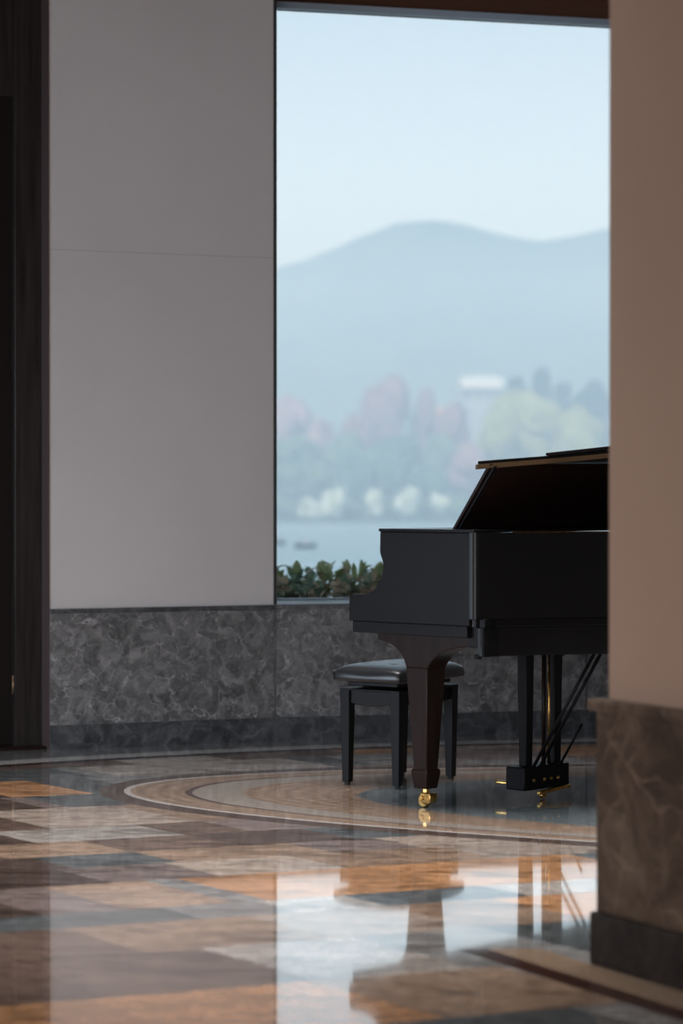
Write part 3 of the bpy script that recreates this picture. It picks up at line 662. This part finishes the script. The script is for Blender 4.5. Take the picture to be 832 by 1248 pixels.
T = [
 (470, 447, 76, 500, M_red, 'tall russet tree, the largest reddish crown over the far shore', 'russet_tree', 'round'),
 (440, 492, 50, 496, M_red, 'russet tree just left of the tallest reddish crown', 'russet_tree', 'round'),
 (520, 456, 44, 505, M_red, 'narrow russet tree right of the tallest reddish crown', 'russet_tree', 'round'),
 (548, 486, 56, 500, M_red, 'lower reddish tree left of the white roofed building', 'russet_tree', 'round'),
 (352, 482, 76, 500, M_pink, 'pinkish tree at the left edge of the window', 'pink_tree', 'round'),
 (385, 500, 48, 498, M_pink, 'small pinkish tree between the left and tallest reddish crowns', 'pink_tree', 'round'),
 (362, 522, 90, 470, M_green, 'broad green tree in front of the left pinkish tree', 'green_tree', 'round'),
 (420, 524, 80, 472, M_green, 'broad green tree below the tall russet tree, left side', 'green_tree', 'round'),
 (482, 520, 84, 474, M_bluegreen, 'deep green tree below the tallest russet crown', 'green_tree', 'round'),
 (535, 524, 66, 476, M_green, 'green tree below the orange roof', 'green_tree', 'round'),
 (432, 545, 46, 458, M_bluegreen, 'dark green rounded tree near the water, middle left', 'dark_tree', 'round'),
 (392, 556, 50, 458, M_green, 'low green tree by the water left of the dark rounded tree', 'green_tree', 'round'),
 (350, 560, 66, 456, M_green, 'low green tree by the water at the left window edge', 'green_tree', 'round'),
 (476, 560, 54, 458, M_bluegreen, 'low deep green tree by the water right of the dark rounded tree', 'green_tree', 'round'),
 (520, 565, 52, 458, M_bluegreen, 'low dark tree by the water above the raised lid', 'green_tree', 'round'),
 (572, 540, 64, 460, M_pink, 'pinkish tree near the water left of the yellow green crown', 'pink_tree', 'round'),
 (652, 470, 120, 480, M_willow, 'broad yellow green tree on the right of the far shore', 'willow_tree', 'round'),
 (612, 498, 66, 474, M_willow, 'yellow green tree left of the broadest one', 'willow_tree', 'round'),
 (706, 492, 76, 474, M_willow, 'yellow green tree cut by the right window edge', 'willow_tree', 'round'),
 (628, 424, 30, 500, M_conifer, 'slim dark conifer right of the white roofed building', 'conifer', 'round'),
 (660, 420, 38, 500, M_conifer, 'tallest dark conifer behind the yellow green tree', 'conifer', 'round'),
 (684, 434, 26, 505, M_conifer, 'dark conifer leaning right of the tallest conifer', 'conifer', 'round'),
 (704, 442, 40, 502, M_conifer, 'dark rounded conifer near the right window edge', 'conifer', 'round'),
 (730, 438, 40, 502, M_conifer, 'dark conifer cut by the right window edge', 'conifer', 'round'),
]
for i, (x, top, wp, D, m_, lb, nm, shp) in sorted(enumerate(T), key=lambda q: q[1][3]): tree(x, top, wp, D, m_, lb, nm, i + 1, shp)
for i, (x, top, wp, m_, lb) in enumerate([
  (405, 588, 34, M_white, 'white blossoming bush left of middle near the water'), (376, 605, 30, M_white, 'small white bush at the far left shoreline'),
  (455, 594, 34, M_white, 'white blossoming bush at the middle of the shoreline'), (497, 588, 38, M_white, 'widest white bush on the shoreline near the piano'),
  (536, 598, 26, M_white, 'small white bush just left of the raised lid'),
  (345, 603, 44, M_green, 'low green bush at the left edge of the shoreline'), (428, 606, 40, M_green, 'low green bush between the two left white bushes'),
  (475, 610, 36, M_green, 'low green bush between the middle white bushes'), (518, 608, 34, M_green, 'low green bush right of the widest white bush'), (556, 606, 40, M_green, 'low green bush beside the raised lid')]):
    D = clear(x, wp, 436); s_ = D / F; b_ = px(x, top, D); t_ = thing('shore_bush', lb, 'bush', (b_.x, D, -3.6), 0, 'bushes on the far shore')
    crown(t_, m_, wp * s_ / 2, (b_.z + 3.6) / 2, 0, 50 + i, 'round', 6)
    MB().tube((0, 0, -0.5), (0, 0, 1.5), 0.3, 8).build('stem', M_bark, t_)
# houses on the far bank
M_roofw = mat('pale roof', (0.60, 0.58, 0.58), 0.5); M_roofo = mat('orange tile roof', (0.75, 0.28, 0.12), 0.7); M_hwall = mat('pale render', (0.30, 0.33, 0.37), 0.8); M_hwin = mat('dark glazing', (0.03, 0.04, 0.05), 0.2)
def house(xp, top, wpx, hpx, D, roofm, label, wallh):
    s_ = D / F; b_ = px(xp, top, D); wd = wpx * s_; g = 2.0
    h_ = thing('house', label, 'building', (b_.x, D, g), 0.12)
    zr = b_.z - g; ze = zr - hpx * s_
    MB().box(-wd / 2 + 0.4, wd / 2 - 0.4, -4, 4, 0, ze).build('house_wall', M_hwall, h_)
    MB().poly([(-4.8, ze - 0.2), (4.8, ze - 0.2), (0.6, zr), (-0.6, zr)], -wd / 2, wd / 2, lambda a, b, h: (h, a, b)).build('roof', roofm, h_)
    for k in range(4):
        x = -wd / 2 + wd * (k + 0.5) / 4; MB().box(x - 0.6, x + 0.6, -4.06, -3.98, ze - 2.3, ze - 0.9).build('house_window', M_hwin, h_)
house(585, 459, 50, 14, 540, M_roofw, 'long pale roofed building between reddish trees and conifers', 3)
house(530, 498, 36, 9, 545, M_roofo, 'low orange roofed house below the reddish trees', 3)
# boats
def boat(xp, yp, wpx, label):
    D = F * (H + 4.0) / (yp - HY); s_ = D / F; t_ = thing('rowing_boat', label, 'boat', ((xp - 416) * s_, D, -4.0), 0.1, 'boats on the lake')
    L2 = wpx * s_ / 2; r = []
    for k in range(9):
        q = -1 + 2 * k / 8; wv = 0.55 * (1 - abs(q) ** 2.5) + 0.03; z = 0.25 + 0.15 * q * q
        r.append([(q * L2, -wv, z + 0.1), (q * L2, -wv * 0.7, -0.15), (q * L2, wv * 0.7, -0.15), (q * L2, wv, z + 0.1)])
    MB().loft(r).build('hull', M_conifer, t_)
    MB().box(-L2 * 0.4, L2 * 0.3, -0.45, 0.45, 0.3, 0.85).build('cabin', M_hwall, t_)
boat(372, 668, 26, 'small boat on the lake, right of the two boats'); boat(341, 664, 14, 'small boat on the lake by the left window edge')
# lake haze: a real scattering volume over the water and hills
hz_ = bpy.data.materials.new('lake haze'); hz_.use_nodes = True; t = hz_.node_tree; t.nodes.clear()
vs = t.nodes.new('ShaderNodeVolumeScatter'); ot = t.nodes.new('ShaderNodeOutputMaterial'); vs.inputs['Color'].default_value = (0.66, 0.81, 1.0, 1); vs.inputs['Density'].default_value = 0.0032
t.links.new(vs.outputs[0], ot.inputs['Volume'])
hb = MB().box(-440, 440, 130, 960, -3.98, 70).build('lake_haze', hz_); tag(hb, 'pale blue haze hanging over the lake and the hills', 'haze', kind='stuff')
